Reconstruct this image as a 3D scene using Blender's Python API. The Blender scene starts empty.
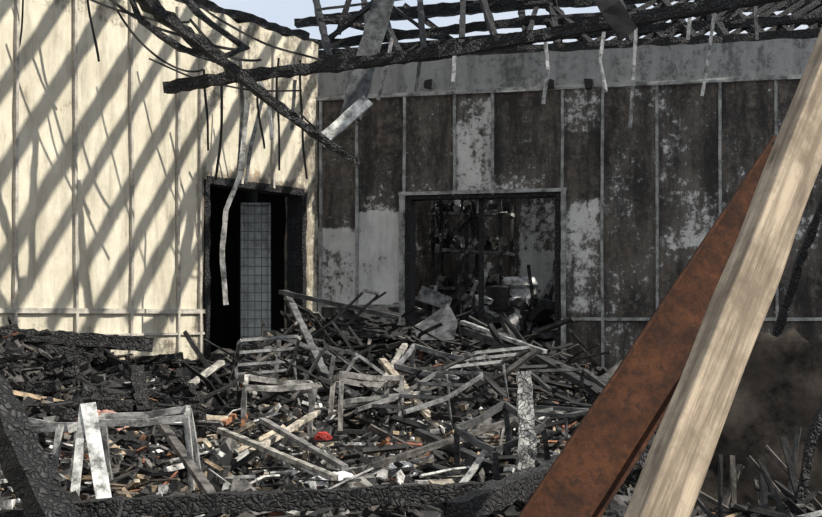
import bpy, math, random
from mathutils import Vector, Matrix, noise
random.seed(7)
R=random.random
def U(a,b): return a+(b-a)*R()
EYE=1.3; F=1400.0
# survey measurement (bearing/elevation as measured on the photo, plus distance) -> world metres
def sv(px,py,d): return Vector(((px-411)*d/F, d, EYE+(315-py)*d/F))
sc=bpy.context.scene
sc.view_settings.view_transform='Standard'
# ------------------------------------------------ camera
cam=bpy.data.cameras.new('camera'); co=bpy.data.objects.new('camera',cam); sc.collection.objects.link(co)
co.location=(0,0,EYE); co.rotation_euler=(math.pi/2,0,0)
cam.sensor_width=36; cam.lens=F/822*36; cam.shift_y=56.5/822; cam.clip_end=200
sc.camera=co
# ------------------------------------------------ walls frame
C=Vector((-0.963,14.5,0)); b=Vector((4.813,-1.4,0)).normalized(); m=Vector((b.y,-b.x,0))      # back wall, m into room
a=Vector((2.167,3.84,0)).normalized(); n=Vector((a.y,-a.x,0))                                # left wall, a toward corner
S=(0.68*n+0.18*a+Vector((0,0,0.70))).normalized()
def bu(px):
    k=(px-411)/F; return (k*C.y-C.x)/(b.x-k*b.y)
def lu(px): # distance from corner along left wall
    k=(px-411)/F; return (C.x-k*C.y)/(a.x-k*a.y)
def bz(px,py): return EYE+(315-py)*(C.y+bu(px)*b.y)/F
def lz(px,py): return EYE+(315-py)*(C.y-lu(px)*a.y)/F
# ------------------------------------------------ materials
def mat(name):
    mt=bpy.data.materials.new(name); mt.use_nodes=True; nt=mt.node_tree
    return mt,nt,nt.nodes['Principled BSDF']
def N(nt,t,**kw):
    nd=nt.nodes.new(t)
    for k,v in kw.items():
        if k in nd.inputs.keys(): nd.inputs[k].default_value=v
        else: setattr(nd,k,v)
    return nd
def ramp(nt,src,stops,interp='LINEAR'):
    r=nt.nodes.new('ShaderNodeValToRGB'); r.color_ramp.interpolation=interp
    e=r.color_ramp.elements
    while len(e)<len(stops): e.new(0.5)
    for i,(p,c) in enumerate(stops):
        e[i].position=p; e[i].color=(c,c,c,1) if isinstance(c,(int,float)) else (*c,1)
    nt.links.new(src,r.inputs[0]); return r.outputs[0]
def mix(nt,fac,A,B,bt='MIX'):
    x=nt.nodes.new('ShaderNodeMix'); x.data_type='RGBA'; x.blend_type=bt
    for i,v in ((0,fac),(6,A),(7,B)):
        if isinstance(v,(int,float)): x.inputs[i].default_value=v
        elif isinstance(v,tuple): x.inputs[i].default_value=(*v,1)
        else: nt.links.new(v,x.inputs[i])
    return x.outputs[2]
def math_(nt,op,A,B=0.0,clamp=False):
    x=nt.nodes.new('ShaderNodeMath'); x.operation=op; x.use_clamp=clamp
    for i,v in ((0,A),(1,B)):
        if isinstance(v,(int,float)): x.inputs[i].default_value=v
        else: nt.links.new(v,x.inputs[i])
    return x.outputs[0]
def noi(nt,scale,detail=4,rough=.6,vec=None):
    x=N(nt,'ShaderNodeTexNoise',Scale=scale,Detail=detail,Roughness=rough)
    if vec is None:
        tc=nt.nodes.new('ShaderNodeTexCoord'); vec=tc.outputs['Object']
    nt.links.new(vec,x.inputs['Vector']); return x.outputs[0]
def mapped(nt,scale):
    tc=nt.nodes.new('ShaderNodeTexCoord'); mp=nt.nodes.new('ShaderNodeMapping'); mp.inputs['Scale'].default_value=scale
    nt.links.new(tc.outputs['Object'],mp.inputs[0]); return mp.outputs[0]
def bump(nt,bsdf,h,s,d=.02):
    x=N(nt,'ShaderNodeBump',Strength=s,Distance=d); nt.links.new(h,x.inputs['Height']); nt.links.new(x.outputs[0],bsdf.inputs['Normal'])

def wall_mat(name,clean,clean2,brown,black,gain,band=(.27,.28,.28),dripk=.35,g2=1.1,grime=.6):
    mt,nt,bs=mat(name)
    at=N(nt,'ShaderNodeAttribute',attribute_name='soot'); sep=nt.nodes.new('ShaderNodeSeparateColor'); nt.links.new(at.outputs['Color'],sep.inputs[0])
    n1=noi(nt,2.4,9,.72); n2=noi(nt,15,7,.75); n3=noi(nt,1.6,7,.7)
    drip=noi(nt,1,8,.75,mapped(nt,(5,5,.9)))
    nn=math_(nt,'ADD',math_(nt,'MULTIPLY',math_(nt,'SUBTRACT',n1,.5),gain),math_(nt,'MULTIPLY',math_(nt,'SUBTRACT',n2,.5),gain*g2))
    nn=math_(nt,'ADD',nn,math_(nt,'MULTIPLY',math_(nt,'SUBTRACT',drip,.5),gain*dripk))
    v=math_(nt,'ADD',sep.outputs[0],nn)
    fac=ramp(nt,v,[(.40,0),(.56,1)])
    cl=mix(nt,ramp(nt,n1,[(.35,0),(.65,1)]),clean,clean2)
    cl=mix(nt,ramp(nt,drip,[(.46,0),(.66,grime)]),cl,tuple(c*.5 for c in clean2))
    so=mix(nt,ramp(nt,n3,[(.42,0),(.60,1)]),black,brown)
    so=mix(nt,ramp(nt,n2,[(.44,0),(.64,.8)]),so,tuple(min(1,c*2.3) for c in brown))
    so=mix(nt,ramp(nt,drip,[(.46,0),(.60,.85)]),so,black)
    so=mix(nt,ramp(nt,v,[(.54,.5),(.74,0)]),so,tuple(c*.36 for c in clean2))
    col=mix(nt,fac,cl,so)
    bc=mix(nt,ramp(nt,n2,[(.35,0),(.7,1)]),band,tuple(c*.55 for c in band)); bc=mix(nt,ramp(nt,drip,[(.48,0),(.66,.8)]),bc,tuple(c*.3 for c in band))
    col=mix(nt,sep.outputs[1],col,bc)
    bf=math_(nt,'ADD',sep.outputs[2],math_(nt,'MULTIPLY',math_(nt,'SUBTRACT',n2,.5),1.6))
    col=mix(nt,ramp(nt,bf,[(.45,0),(.7,.8)]),col,(.36,.24,.14))
    nt.links.new(col,bs.inputs['Base Color']); bs.inputs['Roughness'].default_value=.9
    bump(nt,bs,mix(nt,.5,n2,fac),.6,.015)
    return mt
M_left=wall_mat('cream_plaster_scorched',(.65,.60,.48),(.50,.45,.34),(.22,.175,.13),(.045,.04,.035),.85,dripk=.6,grime=.7)
M_back=wall_mat('sooty_peeling_plaster',(.62,.61,.58),(.42,.41,.385),(.072,.060,.049),(.013,.012,.011),1.5,dripk=.6,band=(.22,.225,.22))

def debris_mat(name,rough=.85):
    mt,nt,bs=mat(name)
    at=N(nt,'ShaderNodeAttribute',attribute_name='Col')
    nz=noi(nt,12,6,.7); n2=noi(nt,45,3,.6)
    k=ramp(nt,nz,[(.38,.18),(.62,1.05)])
    col=mix(nt,1.0,at.outputs['Color'],k,'MULTIPLY')
    nt.links.new(col,bs.inputs['Base Color']); bs.inputs['Roughness'].default_value=rough
    bump(nt,bs,n2,.5,.008)
    return mt
M_deb=debris_mat('burnt_debris')
def char_mat(name,ash,amount,scale=30,dark=(.012,.0115,.012),cw=.22):
    mt,nt,bs=mat(name)
    tc=nt.nodes.new('ShaderNodeTexCoord')
    wn=N(nt,'ShaderNodeTexNoise',Scale=9.0,Detail=4); nt.links.new(tc.outputs['Object'],wn.inputs['Vector'])
    ad=nt.nodes.new('ShaderNodeVectorMath'); ad.operation='MULTIPLY_ADD'; nt.links.new(wn.outputs[1],ad.inputs[0]); ad.inputs[1].default_value=(.12,.12,.12); nt.links.new(tc.outputs['Object'],ad.inputs[2])
    vo=N(nt,'ShaderNodeTexVoronoi',Scale=scale,feature='DISTANCE_TO_EDGE'); nt.links.new(ad.outputs[0],vo.inputs['Vector'])
    nz=noi(nt,9,8,.8)
    cr=ramp(nt,vo.outputs['Distance'],[(.0,0),(cw,1)])
    base=mix(nt,ramp(nt,nz,[(.52-amount*.1,0),(.72-amount*.1,1)]),dark,ash)
    col=mix(nt,cr,(.006,.006,.006),base)
    nt.links.new(col,bs.inputs['Base Color']); bs.inputs['Roughness'].default_value=.75
    bump(nt,bs,cr,1.0,.02); return mt
M_char=char_mat('charred_timber',(.06,.06,.062),.3)
M_charash=char_mat('charred_timber_ashen',(.50,.49,.46),1.2,34,(.14,.135,.13),.08)
def wood_mat(name,c1,c2,c3):
    mt,nt,bs=mat(name)
    g=noi(nt,1,9,.75,mapped(nt,(1.6,34,34))); n2=noi(nt,5,7,.7)
    col=mix(nt,ramp(nt,g,[(.40,0),(.58,1)]),c1,c2)
    col=mix(nt,ramp(nt,n2,[(.42,0),(.64,.85)]),col,c3)
    vo=N(nt,'ShaderNodeTexVoronoi',Scale=1.0); nt.links.new(mapped(nt,(2.6,12,12)),vo.inputs['Vector'])
    col=mix(nt,ramp(nt,vo.outputs['Distance'],[(.0,.9),(.2,0)]),col,tuple(c*.3 for c in c3))
    nt.links.new(col,bs.inputs['Base Color']); bs.inputs['Roughness'].default_value=.8; bs.inputs['Specular IOR Level'].default_value=.2
    bump(nt,bs,g,.6,.006); return mt
M_wood=wood_mat('weathered_softwood',(.16,.125,.09),(.40,.325,.235),(.13,.10,.07))
def rust_mat():
    mt,nt,bs=mat('rusty_painted_steel')
    n1=noi(nt,5,9,.8); n2=noi(nt,30,7,.8)
    col=mix(nt,ramp(nt,n1,[(.40,0),(.60,1)]),(.024,.012,.008),(.068,.028,.014))
    col=mix(nt,ramp(nt,n2,[(.48,0),(.62,.8)]),col,(.018,.012,.010))
    nt.links.new(col,bs.inputs['Base Color']); bs.inputs['Roughness'].default_value=.95; bs.inputs['Specular IOR Level'].default_value=.12
    bump(nt,bs,n2,.6,.005); return mt
M_rust=rust_mat()
def plain(name,c,c2,rough=.85,sc_=8,metal=0):
    mt,nt,bs=mat(name); nz=noi(nt,sc_,7,.72)
    nt.links.new(mix(nt,ramp(nt,nz,[(.38,0),(.62,1)]),c,c2),bs.inputs['Base Color'])
    bs.inputs['Roughness'].default_value=rough; bs.inputs['Metallic'].default_value=metal
    bump(nt,bs,nz,.4,.01); return mt
M_batten=plain('ash_grey_batten',(.09,.09,.085),(.38,.38,.36))
M_battenL=plain('pale_batten',(.24,.22,.19),(.50,.46,.39))
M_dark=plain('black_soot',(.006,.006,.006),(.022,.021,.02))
M_sheet=plain('scorched_board',(.010,.009,.0085),(.062,.052,.043),.95,5)
M_sheet.node_tree.nodes['Principled BSDF'].inputs['Specular IOR Level'].default_value=.1
M_ground=plain('ash_ground',(.010,.0095,.009),(.09,.084,.078),.95,12)
def tile_mat():
    mt,nt,bs=mat('pale_wall_tile')
    br=N(nt,'ShaderNodeTexBrick',Scale=1.0); br.offset=0
    for k,v in (('Color1',(.38,.41,.39,1)),('Color2',(.30,.33,.31,1)),('Mortar',(.10,.10,.10,1)),('Mortar Size',.005),('Brick Width',.07),('Row Height',.09)): br.inputs[k].default_value=v
    tc=nt.nodes.new('ShaderNodeTexCoord'); mp=nt.nodes.new('ShaderNodeMapping'); mp.inputs['Rotation'].default_value=(math.pi/2,0,0); nt.links.new(tc.outputs['Object'],mp.inputs[0]); nt.links.new(mp.outputs[0],br.inputs[0])
    nz=noi(nt,6,6,.7); nt.links.new(mix(nt,ramp(nt,nz,[(.45,0),(.65,.7)]),br.outputs[0],(.07,.07,.065)),bs.inputs['Base Color']); bs.inputs['Roughness'].default_value=.5
    return mt
M_white=tile_mat()
# ------------------------------------------------ mesh builder
class MB:
    def __init__(s): s.v=[];s.f=[];s.c=[]
    def ringtube(s,pts,w,t,col=(.1,.1,.1),jit=0.0,step=None,up=None,taper=1.0):
        pts=[Vector(p) for p in pts]
        if step:
            q=[]
            for i in range(len(pts)-1):
                L=(pts[i+1]-pts[i]).length; k=max(1,int(L/step))
                q+=[pts[i].lerp(pts[i+1],j/k) for j in range(k)]
            pts=q+[pts[-1]]
        base=len(s.v); nP=len(pts)
        T0=(pts[-1]-pts[0]).normalized()
        u=Vector(up) if up is not None else (Vector((0,0,1)) if abs(T0.z)<.9 else Vector((0,1,0)))
        prof=[(-1,-1),(0,-1),(1,-1),(1,0),(1,1),(0,1),(-1,1),(-1,0)] if jit else [(-1,-1),(1,-1),(1,1),(-1,1)]
        k=len(prof)
        for i,p in enumerate(pts):
            T=(pts[min(i+1,nP-1)]-pts[max(i-1,0)]).normalized()
            X=T.cross(u).normalized(); Y=X.cross(T).normalized()
            ts=1+(taper-1)*i/max(1,nP-1)
            cv=1+U(-.2,.2)
            for (px,py) in prof:
                r1=1+U(-jit,jit)
                s.v.append(p+X*px*w/2*ts*r1+Y*py*t/2*ts*r1); s.c.append((col[0]*cv,col[1]*cv,col[2]*cv,1))
        for i in range(nP-1):
            for j in range(k):
                A=base+i*k+j;B=base+i*k+(j+1)%k
                s.f.append((A,B,B+k,A+k))
        s.f.append(tuple(base+j for j in range(k))[::-1]); e=base+(nP-1)*k
        s.f.append(tuple(e+j for j in range(k)))
    def chunk(s,p,r,col):
        base=len(s.v)
        M=Matrix.Rotation(U(0,6.28),3,Vector((U(-1,1),U(-1,1),U(-1,1))).normalized())
        d=(U(.5,1.6)*r,U(.4,1)*r,U(.12,.6)*r)
        for x in(-1,1):
            for y in(-1,1):
                for z in(-1,1):
                    s.v.append(p+M@Vector((x*d[0]*U(.5,1.1),y*d[1]*U(.5,1.1),z*d[2]*U(.5,1.1)))); s.c.append((*col,1))
        for q in((0,1,3,2),(4,6,7,5),(0,4,5,1),(2,3,7,6),(0,2,6,4),(1,5,7,3)): s.f.append(tuple(base+i for i in q))
    def obj(s,name,mt,parent=None,smooth=False):
        me=bpy.data.meshes.new(name); me.from_pydata([tuple(v) for v in s.v],[],s.f)
        at=me.color_attributes.new('Col','FLOAT_COLOR','POINT')
        fl=[x for c in s.c for x in c]; at.data.foreach_set('color',fl)
        me.materials.append(mt); me.update()
        o=bpy.data.objects.new(name,me); sc.collection.objects.link(o)
        if parent: o.parent=parent
        return o
# ------------------------------------------------ wall builder
def wall(name,org,du,nrm,umin,umax,zmax,holes,paint,mt,thick=.22,ragged=0.0,step=.05):
    k=int((umax-umin)/step)+1
    ul=[umin+(umax-umin)*i/k for i in range(k+1)]; kz=int(zmax/step)+1; zl=[zmax*i/kz for i in range(kz+1)]
    for h in holes:
        for e in h[:2]:
            i=min(range(len(ul)),key=lambda i:abs(ul[i]-e)); ul[i]=e
        for e in h[2:]:
            i=min(range(len(zl)),key=lambda i:abs(zl[i]-e)); zl[i]=e
    V=[];Cc=[];Fc=[]
    for z in zl:
        for u in ul:
            p=org+du*u+nrm*(noise.noise(Vector((u*3,z*3,1)))*.012); zz=z
            if z==zl[-1]: zz+=noise.noise(Vector((u*4,0,5)))*ragged
            V.append((p.x,p.y,zz)); Cc.append((*paint(u,z),1))
    W=len(ul)
    for j in range(len(zl)-1):
        for i in range(W-1):
            uc=(ul[i]+ul[i+1])/2; zc=(zl[j]+zl[j+1])/2
            if any(h[0]<uc<h[1] and h[2]<zc<h[3] for h in holes): continue
            Fc.append((j*W+i,j*W+i+1,(j+1)*W+i+1,(j+1)*W+i))
    me=bpy.data.meshes.new(name); me.from_pydata(V,[],Fc); me.update()
    if me.polygons[0].normal.dot(nrm)<0: me.flip_normals()
    at=me.color_attributes.new('soot','FLOAT_COLOR','POINT'); at.data.foreach_set('color',[x for c in Cc for x in c])
    me.materials.append(mt); o=bpy.data.objects.new(name,me); sc.collection.objects.link(o)
    so=o.modifiers.new('thickness','SOLIDIFY'); so.thickness=thick; so.offset=-1
    return o
# back wall
d2=(bu(405),bu(561),0.0,bz(480,195))
rects=[]
def rb(x0,x1,y0,y1,s_,br=0): 
    xm=(x0+x1)/2; rects.append((bu(x0),bu(x1),bz(xm,y1),bz(xm,y0),s_,br))
rb(300,357,98,190,.82);rb(300,357,190,228,.92);rb(300,357,228,303,.36);rb(300,357,303,420,.74)
rb(357,405,98,215,.78);rb(357,402,215,306,.20);rb(357,405,306,420,.78)
rb(405,455,98,193,.66);rb(455,494,98,193,.40);rb(494,563,98,193,.80)
rb(563,603,85,132,.42);rb(563,603,132,198,.92);rb(563,603,198,312,.50);rb(603,657,85,200,.76);rb(603,657,200,315,.66)
rb(657,720,80,190,.68);rb(657,720,190,245,.50);rb(657,720,245,315,.70);rb(720,776,80,200,.78);rb(720,776,200,315,.64);rb(563,800,315,420,.76)
ZB=bz(318,99)
def paint_b(u,z):
    if z>ZB: return (.3,.8,0)
    s_=.76
    for (u0,u1,z0,z1,v,br) in rects:
        if u0<=u<u1 and z0<=z<z1: s_=v;break
    s_+=.22*noise.noise(Vector((u*1.4,z*1.1,8)))
    s_+=.16*max(0,1-(ZB-z)/.6)
    e=max(0,1-abs(u-d2[0])/.15,1-abs(u-d2[1])/.15) if z<d2[3]+.1 else 0
    return (max(0,min(1,s_+.15*e)),0,0)
BT=3.9
wall('wall_back',C,b,m,-0.0,7.5,BT,[d2],paint_b,M_back,ragged=.03)
# left wall (u = distance from the corner)
d1=(lu(303),lu(206),0.0,lz(255,186))
def paint_l(u,z):
    s_=.20+.10*noise.noise(Vector((u*.8,z*.8,3)))
    if z>3.7: s_=.40
    if u<1.9 and z>2.7 : s_=.30+.12*(z>3.2)
    e=max(0,1-max(0,max(d1[0]-u,u-d1[1]))/.28) * max(0,1-max(0,z-d1[3])/.28)
    s_=max(s_,.78*e)
    if z<1.3: s_=max(s_,.30)
    if z<1.05: s_=max(s_,.42)
    if u<.35 : s_=max(s_,.50)
    ub,zb=lu(115),lz(115,78)
    br=max(0,1-((u-ub)/.6)**2-((z-zb)/.22)**2)*.40
    br=max(br,.55*max(0,1-((u-lu(250))/.6)**2-((z-d1[3]-.12)/.16)**2))
    return (s_,0,br)
wall('wall_left',C,-a,n,-0.0,9.5,4.1,[d1],paint_l,M_left,ragged=.05)
# ------------------------------------------------ battens as trim
tb=0
def trimobj(mb,mt):
    global tb; tb+=1; return mb.obj('trim_%d'%tb,mt)
mb=MB()
def bp(u,z,o=.012): p=C+b*u+m*o; return Vector((p.x,p.y,z))
def lp(u,z,o=.015): p=C-a*u+n*o; return Vector((p.x,p.y,z))
for px in(321,357,405,563,603,657,720,776,830,880):
    u=bu(px)
    mb.ringtube([bp(u+U(-.02,.02),0),bp(u+U(-.02,.02),1),bp(u+U(-.012,.012),2),bp(u,ZB)],.028,.025,jit=.15,step=.2,up=m)
for px in(455,493): mb.ringtube([bp(bu(px),d2[3]),bp(bu(px),ZB)],.028,.025,jit=.15,step=.2,up=m)
trimobj(mb,M_batten)
mb=MB()
mb.ringtube([bp(-.0,ZB,.02),bp(7.4,ZB,.02)],.035,.04,jit=.15,step=.2)
mb.ringtube([bp(bu(563),bz(600,319)),bp(7.4,bz(600,319))],.025,.03,jit=.15,step=.2)
mb.ringtube([bp(0.02,bz(340,306)),bp(bu(402),bz(340,306))],.025,.03,jit=.15,step=.2)
trimobj(mb,M_batten)
mb=MB()
for px in(-80,-20,15,75,130,178,199):
    mb.ringtube([lp(lu(px)+U(-.03,.03),0.3),lp(lu(px)+U(-.03,.03),2),lp(lu(px)+U(-.02,.02),4.05)],.03,.03,jit=.12,step=.25,up=n)
for px in(240,272): mb.ringtube([lp(lu(px),d1[3]),lp(lu(px),4.05)],.03,.03,jit=.12,step=.3,up=n)
mb.ringtube([lp(d1[1]+.05,lz(100,311)),lp(9.3,lz(100,311))],.03,.04,jit=.1,step=.3)
mb.ringtube([lp(d1[1]+.05,lz(100,311)-.2),lp(9.3,lz(100,311)-.2)],.02,.02,jit=.1,step=.3)
trimobj(mb,M_battenL)
def frame(name,P,u0,u1,zt,w,mt,tr=None):
    mb=MB()
    mb.ringtube([P(u0,0,-.08),P(u0,zt,-.08)],w,.2,jit=.1,step=.1,up=(P(0,0,1)-P(0,0,0)))
    mb.ringtube([P(u1,0,-.08),P(u1,zt,-.08)],w,.2,jit=.1,step=.1,up=(P(0,0,1)-P(0,0,0)))
    mb.ringtube([P(u0,zt,-.08),P(u1,zt,-.08)],.2,w,jit=.1,step=.1)
    if tr is not None: mb.ringtube([P(tr,0.3,-.1),P(tr,zt,-.1)],.05,.06,jit=.2,step=.1)
    return mb.obj(name,mt)
frame('door_1',lp,d1[0],d1[1],d1[3],.07,M_char)
frame('door_2',bp,d2[0]+.03,d2[1]-.03,d2[3],.06,M_char,bu(479))
mb=MB()
mb.ringtube([bp(d2[0]-.03,0,.025),bp(d2[0]-.03,d2[3]+.05,.025)],.045,.03,jit=.12,step=.12,up=m)
mb.ringtube([bp(d2[1]+.03,0,.025),bp(d2[1]+.03,d2[3]+.05,.025)],.045,.03,jit=.12,step=.12,up=m)
mb.ringtube([bp(d2[0]-.06,d2[3]+.03,.025),bp(d2[1]+.06,d2[3]+.03,.025)],.03,.035,jit=.12,step=.12)
trimobj(mb,M_batten)
# ------------------------------------------------ rooms beyond the doors
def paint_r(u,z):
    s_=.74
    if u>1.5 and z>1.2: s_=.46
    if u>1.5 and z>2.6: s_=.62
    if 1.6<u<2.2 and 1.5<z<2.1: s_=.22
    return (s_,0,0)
R0=C-m*3.0
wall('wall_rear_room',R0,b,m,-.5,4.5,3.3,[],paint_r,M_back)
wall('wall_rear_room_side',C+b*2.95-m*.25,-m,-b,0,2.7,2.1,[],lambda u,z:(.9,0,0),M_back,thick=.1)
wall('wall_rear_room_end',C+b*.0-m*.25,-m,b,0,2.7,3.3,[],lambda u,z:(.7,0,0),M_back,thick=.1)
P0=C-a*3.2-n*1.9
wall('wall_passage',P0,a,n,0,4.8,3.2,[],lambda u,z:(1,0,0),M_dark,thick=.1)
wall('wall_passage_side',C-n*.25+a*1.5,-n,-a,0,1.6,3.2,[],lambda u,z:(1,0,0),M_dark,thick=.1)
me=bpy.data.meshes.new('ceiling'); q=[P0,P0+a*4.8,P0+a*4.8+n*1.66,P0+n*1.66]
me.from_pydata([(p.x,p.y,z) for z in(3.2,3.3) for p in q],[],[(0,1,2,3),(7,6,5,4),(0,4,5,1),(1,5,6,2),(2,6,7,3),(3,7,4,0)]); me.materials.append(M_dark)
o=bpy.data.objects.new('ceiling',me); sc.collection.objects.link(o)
mb=MB()
c0=Vector((-1.60,14.45,0))
mb.ringtube([c0,c0+Vector((0,0,2.42))],.26,.05,up=(0,-1,0),jit=.01,step=.4)
mb.ringtube([c0+Vector((-.14,-.02,0)),c0+Vector((-.14,-.02,2.44))],.03,.07,up=(0,-1,0)); mb.ringtube([c0+Vector((.14,-.02,0)),c0+Vector((.14,-.02,2.44))],.03,.07,up=(0,-1,0))
mb.ringtube([c0+Vector((-.15,-.02,2.44)),c0+Vector((.15,-.02,2.44))],.07,.03)
mb.obj('tiled_partition_end',M_white)
# shelving in rear room
mb=MB()
def rp(u,z,o): p=C+b*u-m*o; return Vector((p.x,p.y,z))
for u in(.80,1.2,1.6): 
    for o_ in(1.6,2.0): mb.ringtube([rp(u,0,o_),rp(u+U(-.03,.03),2.6,o_)],.04,.04,(.05,.05,.05),jit=.2,step=.2)
for zz in(1.2,1.62,2.05,2.45): mb.ringtube([rp(.75,zz,1.8),rp(1.2,zz-U(0,.05),1.8),rp(1.65,zz-U(0,.1),1.8)],.42,.035,(.34,.33,.31),jit=.1,step=.12)
for i in range(140):
    u=U(.78,1.6); zz=random.choice((1.2,1.62,2.05,2.45))+.06
    mb.chunk(rp(u,zz,U(1.6,1.8)),U(.03,.10),random.choice(((.03,.03,.03),(.7,.68,.64),(.12,.12,.12),(.02,.02,.02),(.4,.36,.3))))
mb.obj('burnt_shelving_unit',M_deb)
mb=MB()
cc=rp(1.93,.0,1.0)
for k in range(20):
    z0=.85+k*.045; r=.17*(1+.12*math.sin(k*1.9))
    base=len(mb.v)
    for j in range(18):
        t=j/18*6.283; rr=r*(1+.4*noise.noise(Vector((math.cos(t),math.sin(t),k*.3))))
        mb.v.append(cc+Vector((math.cos(t)*rr,math.sin(t)*rr,z0))); mb.c.append((.75,.75,.74,1))
    if k:
        for j in range(18): mb.f.append((base-18+j,base-18+(j+1)%18,base+(j+1)%18,base+j))
mb.f.append(tuple(len(mb.v)-18+j for j in range(18))); mb.f.append(tuple(range(18))[::-1])
mb.obj('crumpled_metal_drum',M_deb)
mb=MB()
for i in range(110):
    u=U(.7,2.7); z1=U(.9,1.50) ; mb.chunk(rp(u,z1,U(.5,1.6)),U(.05,.16),random.choice(((.4,.4,.39),(.04,.04,.04),(.12,.12,.12),(.03,.03,.03))))
for i in range(18):
    u=U(.7,2.3); o_=U(.5,2.0); z1=U(1.5,2.1)
    mb.ringtube([rp(u,z1,o_),rp(u+U(-.15,.15),z1-U(.2,.5),o_),rp(u+U(-.3,.3),z1-U(.5,.8),o_)],U(.02,.05),U(.01,.03),random.choice(((.03,.03,.03),(.03,.03,.03),(.4,.4,.4))),jit=.2,step=.1)
mb.obj('rear_room_clutter',M_deb)
mb=MB()
for i in range(8):
    u=U(.7,1.6); o_=U(.5,1.4); z1=U(2.3,2.9)
    mb.ringtube([rp(u,z1,o_),rp(u+U(-.1,.1),z1-U(.2,.4),o_),rp(u+U(-.2,.2),z1-U(.4,.7),o_)],U(.02,.05),U(.01,.03),jit=.2,step=.1)
mb.ringtube([rp(.5,2.85,1.2),rp(2.8,2.62,1.0)],.08,.1,jit=.2,step=.1)
mb.obj('fallen_ceiling_lath_tangle',M_char)
# ------------------------------------------------ ground and rubble
def sidel(p): return (Vector((p[0],p[1],0))-C).dot(n)
def sideb(p): return (Vector((p[0],p[1],0))-C).dot(m)
def g(x,y,x0,y0,sx,sy): return math.exp(-((x-x0)/sx)**2-((y-y0)/sy)**2)
def H(x,y,fine=True):
    h=.22+.098*max(0,min(y,13.2)-7)
    if y<7: h=.22-.04*(7-y)
    h=max(.03,h)
    h+=.55*g(x,y,-3.0,10.0,.9,1.6)+.34*g(x,y,-.75,13.0,.7,.8)+.12*g(x,y,.4,12.7,.5,.7)-.16*g(x,y,2.2,12.5,1.0,2)
    h+=.1*g(x,y,-1.7,11.5,.8,.6)
    if fine:
        h+=.15*noise.noise(Vector((x*1.3,y*1.3,0)))+.09*noise.noise(Vector((x*4,y*4,3)))+.04*noise.noise(Vector((x*11,y*11,7)))
    return h
def ground(name,test,x0,x1,y0,y1,st):
    V=[];Fc=[];idx={}
    nx=int((x1-x0)/st);ny=int((y1-y0)/st)
    for j in range(ny+1):
        for i in range(nx+1):
            x=x0+i*st;y=y0+j*st
            if test((x,y)): idx[i,j]=len(V); V.append((x,y,H(x,y)))
    for j in range(ny):
        for i in range(nx):
            q=[idx.get(k) for k in((i,j),(i+1,j),(i+1,j+1),(i,j+1))]
            if None not in q: Fc.append(q)
    me=bpy.data.meshes.new(name); me.from_pydata(V,[],Fc); me.materials.append(M_ground)
    o=bpy.data.objects.new(name,me); sc.collection.objects.link(o)
ground('ash_covered_ground',lambda p: sidel(p)>0.0 and sideb(p)>0.0,-7,7.5,1,15,.06)
ground('ash_covered_ground',lambda p: sideb(p)<0.02 and sidel(p)>-.02,-2,6,9.5,18,.12)
ground('ash_covered_ground',lambda p: sidel(p)<0.02 and sidel(p)>-1.9 and (Vector((p[0],p[1],0))-C).dot(a)<1.5,-5,0.5,10,17,.1)
me=bpy.data.meshes.new('floor'); me.from_pydata([(x,y,z) for z in(-.1,0) for x,y in((-9,-2),(9,-2),(9,20),(-9,20))],[],[(3,2,1,0),(4,5,6,7),(0,1,5,4),(1,2,6,5),(2,3,7,6),(3,0,4,7)]); me.materials.append(M_ground)
o=bpy.data.objects.new('floor',me); sc.collection.objects.link(o)

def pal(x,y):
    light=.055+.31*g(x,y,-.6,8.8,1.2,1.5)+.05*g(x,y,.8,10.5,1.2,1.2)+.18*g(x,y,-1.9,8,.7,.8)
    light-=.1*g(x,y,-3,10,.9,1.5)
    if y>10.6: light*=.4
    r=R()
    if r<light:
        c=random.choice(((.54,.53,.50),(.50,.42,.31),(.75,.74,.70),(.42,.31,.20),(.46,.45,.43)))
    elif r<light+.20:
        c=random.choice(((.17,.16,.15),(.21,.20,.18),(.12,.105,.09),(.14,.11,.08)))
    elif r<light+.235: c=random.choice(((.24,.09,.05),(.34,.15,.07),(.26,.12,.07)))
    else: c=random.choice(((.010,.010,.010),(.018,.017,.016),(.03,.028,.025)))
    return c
def place(mrg=.15):
    while True:
        y=U(5.5,14.3); x=U(-4.2,4.6)
        if sidel((x,y))>mrg and sideb((x,y))>mrg and abs(x)<.33*y+.3: return x,y
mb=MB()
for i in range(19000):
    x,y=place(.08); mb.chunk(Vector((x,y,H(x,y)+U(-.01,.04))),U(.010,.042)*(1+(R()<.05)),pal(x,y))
for i in range(1100):
    x,y=place(.2); c=random.choice(((.02,.02,.02),(.03,.028,.026),(.09,.085,.08),(.17,.16,.15)))
    mb.chunk(Vector((x,y,H(x,y))),U(.05,.10),c)
mb.obj('rubble_heap',M_deb)
mb=MB()
for i in range(2600):
    L=U(.10,.5); x,y=place(.1+L*.55)
    yaw=U(0,6.28); pit=random.gauss(0,.28)
    d=Vector((math.cos(yaw)*math.cos(pit),math.sin(yaw)*math.cos(pit),math.sin(pit)))*L/2
    p=Vector((x,y,H(x,y)+U(.0,.07))); z1=H((p+d).x,(p+d).y); z2=H((p-d).x,(p-d).y)
    A=p-d;B=p+d; A.z=max(A.z,z2-.02);B.z=max(B.z,z1-.02)
    w=U(.008,.04); k=Vector((U(-.03,.03),U(-.03,.03),U(-.02,.04)))
    mb.ringtube([A,p+k,B] if R()<.5 else [A,B],w,w*U(.2,.9),pal(x,y),up=(U(-1,1),U(-1,1),U(.3,1)))
mb.obj('splintered_lath_scatter',M_deb)
mb=MB()
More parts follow.
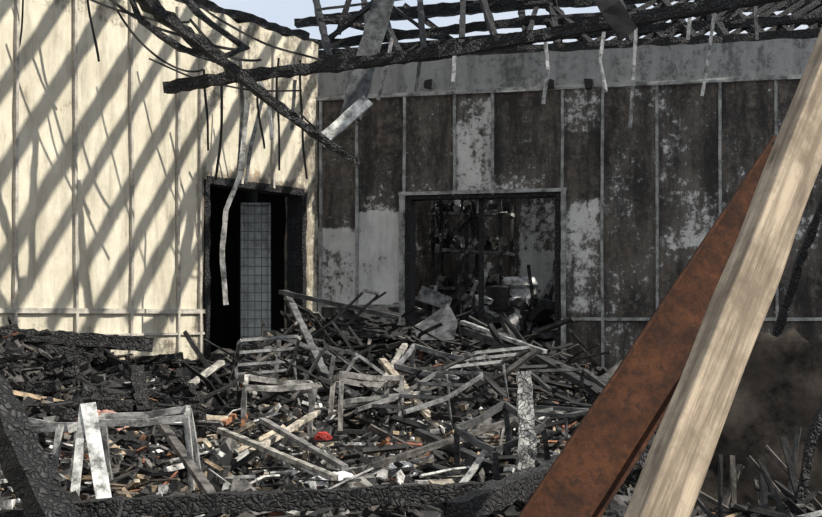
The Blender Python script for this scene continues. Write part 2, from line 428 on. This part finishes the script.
DKS=((.010,.010,.010),(.012,.012,.012),(.014,.014,.014),(.018,.018,.018),(.03,.03,.03),(.04,.038,.035),(.10,.09,.08),(.22,.20,.18))
for i in range(460):
    L=U(.35,1.1)*(1+.5*(R()<.12))
    x=U(-1.6,3.0);y=U(9.8,13.5)
    if sideb((x,y))<.15+L*.5 or sidel((x,y))<.15+L*.5: continue
    yaw=U(0,6.28); pit=random.gauss(0,.28)
    z=H(x,y)+U(.0,.08)+abs(math.sin(pit))*L*.3
    d=Vector((math.cos(yaw)*math.cos(pit),math.sin(yaw)*math.cos(pit),math.sin(pit)))*L/2
    p=Vector((x,y,z)); w=U(.012,.05)
    k=Vector((U(-.06,.06),U(-.06,.06),U(-.06,.06)))
    mb.ringtube([p-d,p-d*.4+k,p+d*.4-k*.3,p+d],w,w*U(.3,1),random.choice(DKS),jit=.2,step=.1,up=(U(-1,1),U(-1,1),1))
mb.obj('burnt_timber_jumble',M_deb)
def chair_frame(x,y,yaw,tilt,sz,col):
    mb=MB(); M=Matrix.Translation((x,y,H(x,y)+.02))@Matrix.Rotation(yaw,4,'Z')@Matrix.Rotation(tilt,4,'X')@Matrix.Rotation(U(-.5,.5),4,'Y')
    w=.22*sz;h=.44*sz
    for s_ in(-1,1):
        pts=[(s_*w,-w,0),(s_*w,-w,h*.95),(s_*w,-w*.8,h),(s_*w,w,h),(s_*w,w*1.15,h*1.9),(s_*w*.9,w*1.2,h*1.98)]
        mb.ringtube([M@Vector(q) for q in pts],.024,.024,col,jit=.12)
        mb.ringtube([M@Vector(q) for q in((s_*w,w*1.2,0),(s_*w,w,h))],.024,.024,col,jit=.12)
    for q1,q2 in(((-w,-w,h),(w,-w,h)),((-w,w,h),(w,w,h)),((-w*.9,w*1.2,h*1.97),(w*.9,w*1.2,h*1.97)),((-w,w*1.1,h*.35),(w,w*1.1,h*.35)),((-w,w*1.1,h*1.5),(w,w*1.1,h*1.5))):
        mb.ringtube([M@Vector(q1),M@Vector(q2)],.022,.022,col,up=(0,.3,1))
    mb.obj('burnt_chair_frame',M_deb)
for (x,y,ya,ti,s_,c) in((-1.15,10.9,.4,1.2,1,.24),(-.35,11.0,2.0,-1.0,1.05,.2),(.30,10.4,.9,1.4,1.05,.26),(1.0,11.0,3.2,1.5,.9,.05),(-.8,12.1,1.2,.9,.9,.05),(1.2,10.2,.2,-1.3,1,.06),(.75,9.3,1.4,1.5,.9,.12),(-.15,9.0,2.4,1.3,.95,.18)):
    chair_frame(x,y,ya,ti,s_,(c,c,c*.97))
mb=MB()
for i in range(170):
    x=U(-3.3,-1.4);y=U(8.6,11.5); L=U(.2,.7)
    if sidel((x,y))<.1+L*.5: continue
    yaw=random.gauss(0,.7); pit=random.gauss(0,.2)
    d=Vector((math.cos(yaw),math.sin(yaw),math.sin(pit)))*L/2; p=Vector((x,y,H(x,y)+U(.0,.08)))
    w=U(.03,.10); mb.ringtube([p-d,p+d],w,w*.8,(.02,.02,.02),jit=.3,step=.05)
mb.obj('charred_joist_heap',M_char)
# ------------------------------------------------ individually identifiable pieces
def piece(name,pts,w,t,mt,col=(.3,.3,.3),jit=.08,step=.1,up=None,taper=1):
    mb=MB(); mb.ringtube(pts,w,t,col,jit=jit,step=step,up=up,taper=taper); return mb.obj(name,mt)
ASH=(.6,.6,.57); DK=(.03,.03,.03); GR=(.22,.21,.20); TAN=(.45,.38,.29)
def table_frame(x,y,yaw,w,d,h,tilt=(0,0),col=ASH,z=None,legs=(1,1,1,1),th=.032):
    mb=MB(); zz=H(x,y)-.05 if z is None else z
    M=Matrix.Translation((x,y,zz))@Matrix.Rotation(yaw,4,'Z')@Matrix.Rotation(tilt[0],4,'X')@Matrix.Rotation(tilt[1],4,'Y')
    cs=[(-w/2,-d/2),(w/2,-d/2),(w/2,d/2),(-w/2,d/2)]
    tops=[M@Vector((X+U(-.02,.02),Y+U(-.02,.02),h+U(-.02,.02))) for X,Y in cs]
    for i,(X,Y) in enumerate(cs):
        if legs[i]: mb.ringtube([M@Vector((X+U(-.03,.03),Y,0)),M@Vector((X+U(-.015,.015),Y,h*.5)),tops[i]],th,th,col,jit=.14,step=.07)
        B=tops[(i+1)%4]; A=tops[i]; mb.ringtube([A,(A+B)/2+Vector((0,0,-.015)),B],th*.8,th*1.15,col,jit=.14,step=.07)
    mb.ringtube([M@Vector((-w/2,-d/2,h*.35)),M@Vector((-w/2,d/2,h*.35))],.02,.02,col)
    mb.obj('burnt_table_frame',M_deb)
table_frame(-1.47,7.9,.08,.50,.34,.50,(.05,-.06),(.34,.335,.32),z=.22)
table_frame(-2.08,7.7,-.15,.32,.3,.50,(-.05,.08),(.42,.42,.40),z=.2)
table_frame(-.93,9.6,.1,.46,.35,.42,(.1,.05),(.44,.42,.38),z=.42)
table_frame(-.33,9.8,.3,.42,.35,.38,(-.12,.08),(.36,.34,.31),z=.47)
table_frame(.15,11.2,-.4,.5,.4,.40,(.3,.2),(.2,.2,.2),z=.55)
table_frame(-1.0,11.6,.6,.5,.4,.42,(-.2,.25),(.12,.12,.12),z=.62)
table_frame(.55,8.3,.7,.4,.35,.40,(.3,-.35),(.08,.08,.08),z=.28)
mb=MB()
mb.ringtube([sv(73,512,7.2),sv(84,406,7.6)],.045,.02,(.6,.6,.57),up=(0,-1,0),jit=.05,step=.1); mb.ringtube([sv(106,512,7.2),sv(88,404,7.6)],.08,.02,(.62,.62,.59),up=(0.3,-1,0),jit=.05,step=.1)
mb.obj('leaning_white_board_pair',M_deb)
def lst(p,q,w,t,c,up=None): 
    return piece('scorched_plank',[p,q],w,t,M_deb,c,jit=.14,step=.08,up=up)
lst(sv(382,360,10.6),sv(442,432,9.3),.05,.03,TAN)
lst(sv(286,292,12.9),sv(330,385,11.0),.06,.04,(.14,.14,.14))
lst(sv(280,292,12.8),sv(400,318,12.4),.06,.04,(.08,.08,.08))
lst(sv(462,322,12.2),sv(545,352,11.4),.05,.03,(.34,.34,.33))
lst(sv(462,330,12.2),sv(606,384,10.9),.08,.05,(.05,.05,.05))
lst(sv(500,335,12.0),sv(612,400,10.4),.08,.05,(.03,.03,.03))
lst(sv(220,430,8.6),sv(335,478,7.6),.045,.03,(.40,.38,.33))
lst(sv(262,420,8.9),sv(345,468,7.9),.04,.03,GR)
lst(sv(318,412,9.4),sv(252,452,8.4),.04,.03,(.5,.45,.36))
lst(sv(360,470,7.8),sv(520,418,8.9),.04,.03,(.12,.11,.10))
lst(sv(405,345,11.6),sv(372,400,10.2),.04,.03,(.36,.34,.30))
lst(sv(418,432,8.8),sv(500,470,8.0),.05,.04,DK)
lst(sv(190,385,10.6),sv(222,362,11.0),.05,.03,(.5,.48,.42))
lst(sv(155,415,8.5),sv(215,500,7.2),.05,.035,(.13,.12,.11))
lst(sv(340,402,9.6),sv(430,392,10.0),.04,.03,(.25,.25,.23))
lst(sv(560,470,8.2),sv(430,505,7.3),.06,.05,(.06,.06,.06))
lst(sv(440,482,7.6),sv(470,510,7.1),.12,.03,(.40,.35,.27))
piece('charred_post',[sv(526,492,7.9),sv(527,430,7.95),sv(524,372,8.0)],.10,.10,M_charash,jit=.18,step=.04,taper=.8)
piece('charred_log',[sv(-45,330,7.2),sv(10,430,6.9),sv(62,540,6.5)],.15,.15,M_char,jit=.16,step=.05)
piece('charred_beam',[sv(-20,522,6.8),sv(110,508,6.9),sv(330,498,7.1),sv(560,488,7.3)],.08,.09,M_char,jit=.2,step=.05)
piece('charred_beam',[sv(455,512,6.6),sv(560,470,7.4),sv(700,440,8.2)],.10,.10,M_char,jit=.2,step=.05)
piece('charred_beam',[sv(150,345,10.8),sv(60,338,10.4),sv(-30,333,9.9)],.12,.10,M_char,jit=.22,step=.05)
mb=MB()
pk=[sv(414,328,12.4),sv(430,316,12.5),sv(448,303,12.5),sv(458,322,12.3),sv(454,340,12.1),sv(418,340,12.2),sv(438,326,12.3)]
mb.v=pk+[p+Vector((0,.03,-.01)) for p in pk]; mb.c=[(.10,.105,.11,1)]*14
t=[(0,1,6),(1,2,6),(2,3,6),(3,4,6),(4,5,6),(5,0,6)]
mb.f=t+[tuple(7+i for i in f[::-1]) for f in t]+[(i,7+i,7+(i+1)%6,(i+1)%6) for i in range(6)]
mb.obj('crumpled_zinc_sheet',M_deb)
def crumple(name,c,sx,sy,sz,mt,seed,k=1.0):
    me=bpy.data.meshes.new(name); import bmesh
    bm=bmesh.new(); bmesh.ops.create_icosphere(bm,subdivisions=5,radius=1)
    for v in bm.verts:
        q=v.co*1.6+Vector((seed,0,0)); f=1+.35*k*noise.noise(q)+.25*k*abs(noise.noise(q*2.7))-.18*abs(noise.noise(q*6))
        v.co=Vector((v.co.x*sx*f,v.co.y*sy*f,max(-.3,v.co.z)*sz*f))
    bm.to_mesh(me); bm.free(); me.materials.append(mt)
    o=bpy.data.objects.new(name,me); o.location=c; sc.collection.objects.link(o)
crumple('crumpled_roofing_felt',(-.45,12.8,1.15),.42,.3,.20,M_dark,3)
M_cloth=plain('pink_scorched_cloth',(.26,.12,.09),(.38,.24,.20)); M_red=plain('red_cloth',(.45,.03,.02),(.2,.02,.015)); M_wc=plain('white_cloth',(.5,.5,.52),(.68,.68,.68))
crumple('scorched_blanket',(-1.98,8.9,.60),.16,.16,.09,M_cloth,5)
crumple('red_rag',(-.56,8.9,.52),.05,.05,.035,M_red,8)
crumple('white_rag',(-.42,7.9,.36),.14,.1,.05,M_wc,11); crumple('white_rag',(-.05,8.2,.38),.1,.1,.05,M_wc,12)
# ------------------------------------------------ roof remains
piece('charred_roof_beam',[sv(165,88,11.2),sv(240,76,11.1),sv(335,66,11.0),sv(440,52,10.8),sv(560,32,10.6),sv(700,8,10.3),sv(900,-28,9.8)],.085,.085,M_char,jit=.2,step=.06)
piece('charred_roof_beam',[sv(110,-40,9.6),sv(150,5,9.9),sv(215,55,10.2),sv(270,100,10.4),sv(330,145,10.5),sv(360,163,10.5)],.10,.08,M_char,jit=.28,step=.05,taper=.6)
piece('bent_roof_batten',[sv(120,-30,10.3),sv(140,20,10.3),sv(180,48,10.4),sv(215,60,10.4),sv(245,48,10.5),sv(200,15,10.6),sv(170,-20,10.7)],.07,.04,M_char,jit=.2,step=.05)
piece('hanging_ceiling_board',[sv(392,-30,12.3),sv(372,40,12.2),sv(350,118,12.0)],.18,.04,M_deb,(.10,.105,.11),jit=.08,up=(0,-1,0))
piece('hanging_ceiling_board',[sv(368,100,11.9),sv(340,125,11.8),sv(320,142,11.7)],.11,.03,M_deb,(.65,.65,.62),jit=.08,up=(0,-1,.3))
piece('charred_rafter_stub',[sv(592,-25,9.6),sv(610,6,9.6),sv(628,34,9.7)],.15,.05,M_dark,jit=.15,step=.08,up=(0,-1,0))
piece('wall_plate_timber',[bp(-.1,BT+.05,-.1),bp(7.4,BT+.02,-.1)],.12,.10,M_char,jit=.2,step=.1)
piece('wall_plate_timber',[lp(.1,4.16,-.1),lp(9.3,4.16,-.1)],.12,.08,M_char,jit=.3,step=.1)
mb=MB()
for i,px in enumerate(range(330,1000,33)):
    u=bu(px)+U(-.08,.08)
    mb.ringtube([rp(u,BT+.02,.1),rp(u-U(.5,1.1),BT+U(1.0,1.5),U(2.2,3.0))],.06,.10,jit=.18,step=.12)
for o_,z in((.5,BT+.22),(1.1,BT+.50),(1.7,BT+.80),(2.4,BT+1.1)):
    mb.ringtube([rp(-.9,z+U(-.15,.05),o_),rp(2,z+U(-.05,.1),o_),rp(4.5,z+.05,o_),rp(7.4,z+.1,o_)],.08,.09,jit=.2,step=.1)
for i in range(30):
    u=U(-.5,6.5); mb.ringtube([rp(u,BT+U(.1,.9),U(.4,2.2)),rp(u+U(-1.3,1.3),BT+U(.1,1.1),U(.4,2.2))],U(.02,.06),U(.02,.06),jit=.2,step=.12)
for i in range(26):
    u=2.6+i*.17+U(-.04,.04); mb.ringtube([rp(u,BT+.1,.3),rp(u+.9,BT+.9,1.6)],.03,.045,jit=.15,step=.2)
mb.obj('charred_roof_truss_remains',M_char)
# overhead rafters (above the view) resting on props on the left wall
mb=MB()
w_=a+Vector((0,0,1.25)); r_=w_-S
for ud in(.2,.62,1.05,1.5,2.0,2.4,2.85,3.35,3.75,4.3,4.8,5.3,5.8,6.4):
    Q=lp(ud,2.5,0)+S*4.0
    t0=-1.15+U(-.35,.5); t1=1.35+U(-.2,.2)
    mb.ringtube([Q+r_*t0,Q+r_*t1],U(.07,.125),.09,jit=.14,step=.12)
Qa=lp(0,2.5,0)+S*4+r_*1.45; mb.ringtube([Qa+a*.5,Qa-a*6.8],.14,.16,jit=.1,step=.2)
for k in(3.6,5.2,6.4):
    q1=Qa-a*k; p1=lp(k+.6,4.15,-.1); mb.ringtube([p1,q1],.1,.1,jit=.1,step=.2)
mb.obj('charred_roof_rafters',M_char)
# hanging straps
mb=MB()
for pts in([(252,70),(268,95),(272,140)],[(545,35),(548,70),(543,104)],[(605,25),(600,60),(606,92)],[(636,28),(633,80),(630,128)],[(715,8),(708,60),(702,96)],[(755,2),(757,40)],
           [(378,100),(386,70),(392,38)],[(240,60),(243,110),(238,180)],[(295,80),(292,130)],[(420,60),(416,92)],[(455,50),(453,82)],[(690,15),(688,40)],[(262,100),(250,150),(246,182)]):
    d=12.6+U(-.4,.3); c=random.choice((.1,.3,.45)); mb.ringtube([sv(x,y,d+U(-.05,.05)) for x,y in pts],.03,.012,(c,c,c),jit=.2,step=.06,up=(0,-1,0))
mb.obj('hanging_metal_straps',M_deb)
mb=MB()
def cable(p,q,sag,r=.012):
    pts=[]
    for i in range(15):
        t=i/14; v=p.lerp(q,t); v.z-=sag*4*t*(1-t); v+=Vector((noise.noise(v*2)*.04,0,noise.noise(v*2.3)*.04)); pts.append(v)
    mb.ringtube(pts,r,r,(.02,.02,.02),jit=.1)
for (p,q,s_,d) in(((25,-30),(14,120),.02,10.7),((88,-15),(98,60),.02,10.8),((60,-15),(190,20),.08,10.6),((95,-15),(240,50),.12,10.9),((150,60),(300,90),.08,12),((180,-10),(330,60),.1,11.4),((300,110),(345,150),.05,12.5),((280,60),(276,170),.02,12.8),((222,75),(216,180),.03,12.3),
    ((330,60),(420,45),.1,12),((190,20),(262,60),.12,11.2),((120,10),(205,70),.18,10.9),((205,70),(210,150),.02,11.2),((258,95),(262,150),.02,12.5),((300,60),(306,180),.02,12.9)):
    cable(sv(p[0],p[1],d),sv(q[0],q[1],d+.3),s_,U(.012,.022))
mb.obj('drooping_burnt_cables',M_dark)
piece('hanging_cable_strip',[sv(248,100,11.9),sv(240,175,11.9),sv(226,210,11.9),sv(222,255,11.9),sv(226,305,11.9)],.04,.012,M_deb,(.7,.68,.62),jit=.2,step=.06,up=(0,-1,0))
mb=MB()
for px in(430,552,590): 
    u=bu(px); mb.ringtube([bp(u,bz(px,85),0.01),bp(u,bz(px,85),.08)],.08,.09,jit=.2,step=.04)
mb.obj('charred_joist_stubs',M_dark)
piece('charred_pole',[sv(832,180,9.4),sv(800,262,9.6),sv(775,340,9.8),sv(760,420,10)],.05,.05,M_char,jit=.2,step=.06)
piece('charred_pole',[sv(832,390,6.6),sv(812,440,6.6),sv(800,500,6.6)],.04,.04,M_char,jit=.2,step=.06)
# leaning scorched board bottom right
mb=MB()
nx,nz=40,24
A0=Vector((1.42,7.2,.22)); A1=Vector((3.0,6.9,.22)); up_=Vector((0,.14,1.0))
for j in range(nz+1):
    for i in range(nx+1):
        p=A0.lerp(A1,i/nx)+up_*(j/nz)*(.98+((.07*noise.noise(Vector((i*.4,0,2)))+U(-.02,.02)) if j==nz else 0)); p.y+=.05*noise.noise(Vector((i*.12,j*.15,4))); mb.v.append(p); mb.c.append((.3,.27,.24,1))
for j in range(nz):
    for i in range(nx): k=j*(nx+1)+i; mb.f.append((k,k+1,k+nx+2,k+nx+1))
o=mb.obj('scorched_plywood_sheet',M_sheet); so=o.modifiers.new('t','SOLIDIFY'); so.thickness=.02
for p_ in o.data.polygons: p_.use_smooth=True
mb=MB()
for i in range(40):
    x=U(1.45,2.8); y=U(6.6,6.95); z=H(x,y); L=U(.12,.42)
    mb.ringtube([Vector((x,y,z)),Vector((x+U(-.3,.3),y+U(.0,.2),z+L))],U(.012,.035),.02,random.choice(((.02,.02,.02),(.03,.03,.03),(.02,.02,.02),(.09,.08,.07))),jit=.2,step=.08)
mb.obj('charred_stick_bundle',M_deb)
# ------------------------------------------------ foreground timbers
def plank(name,p,q,w,t,mt,facing,bev=.006,chan=False):
    p=Vector(p);q=Vector(q);L=(q-p).length; X=(q-p).normalized(); Z=(Vector(facing)-X*Vector(facing).dot(X)).normalized(); Y=Z.cross(X)
    import bmesh
    bm=bmesh.new()
    if chan: # steel channel, open side towards the viewer
        f=.014; pr=[(-w/2,-t),(w/2,-t),(w/2,0),(w/2-f,0),(w/2-f,-t+f),(-w/2+f,-t+f),(-w/2+f,0),(-w/2,0)]
    else: pr=[(-w/2,-t/2),(w/2,-t/2),(w/2,t/2),(-w/2,t/2)]
    rings=[]; K=40
    for i in range(K+1):
        x=L*i/K; rings.append([bm.verts.new((x,yy+.006*noise.noise(Vector((x*3,yy*20,1))),zz+.005*noise.noise(Vector((x*3,zz*20,5))))) for yy,zz in pr])
    k=len(pr)
    for i in range(K):
        for j in range(k): bm.faces.new((rings[i][j],rings[i][(j+1)%k],rings[i+1][(j+1)%k],rings[i+1][j]))
    bm.faces.new(rings[0]); bm.faces.new(rings[-1])
    bmesh.ops.recalc_face_normals(bm,faces=bm.faces)
    me=bpy.data.meshes.new(name); bm.to_mesh(me); bm.free(); me.materials.append(mt)
    o=bpy.data.objects.new(name,me); sc.collection.objects.link(o)
    o.matrix_world=Matrix(((X.x,Y.x,Z.x,p.x),(X.y,Y.y,Z.y,p.y),(X.z,Y.z,Z.z,p.z),(0,0,0,1)))
    bv=o.modifiers.new('edge','BEVEL'); bv.width=bev; bv.segments=2; bv.limit_method='ANGLE'
    return o
pb=sv(657,517,3.7); pt=sv(800,150,4.4); dr=(pt-pb); e=(pb.z-.05)/dr.z
plank('leaning_timber_prop',pb-dr*e,pb+dr*1.75,.145,.08,M_wood,(.45,-1,0))
pb=sv(560,517,5.0); pt=sv(797,150,6.4); dr=(pt-pb); e=(pb.z-.1)/dr.z
plank('rusty_steel_channel',pb-dr*e,pb+dr*1.0,.25,.07,M_rust,(-.05,-1,.1),bev=.003,chan=True)
# ------------------------------------------------ lights
sun=bpy.data.lights.new('sun','SUN'); sun.energy=6.4; sun.angle=.012; sun.color=(1,.95,.86)
so=bpy.data.objects.new('sun',sun); sc.collection.objects.link(so); so.rotation_euler=S.to_track_quat('Z','Y').to_euler(); so.location=(6,6,12)
w=bpy.data.worlds.new('sky'); sc.world=w; w.use_nodes=True; nt=w.node_tree; bg=nt.nodes['Background']
tc=nt.nodes.new('ShaderNodeTexCoord'); nz=N(nt,'ShaderNodeTexNoise',Scale=2.5,Detail=4); nt.links.new(tc.outputs['Generated'],nz.inputs['Vector'])
nt.links.new(mix(nt,ramp(nt,nz.outputs[0],[(.36,0),(.58,1)]),(.66,.78,.95),(.94,.96,1.0)),bg.inputs[0]); bg.inputs[1].default_value=.92
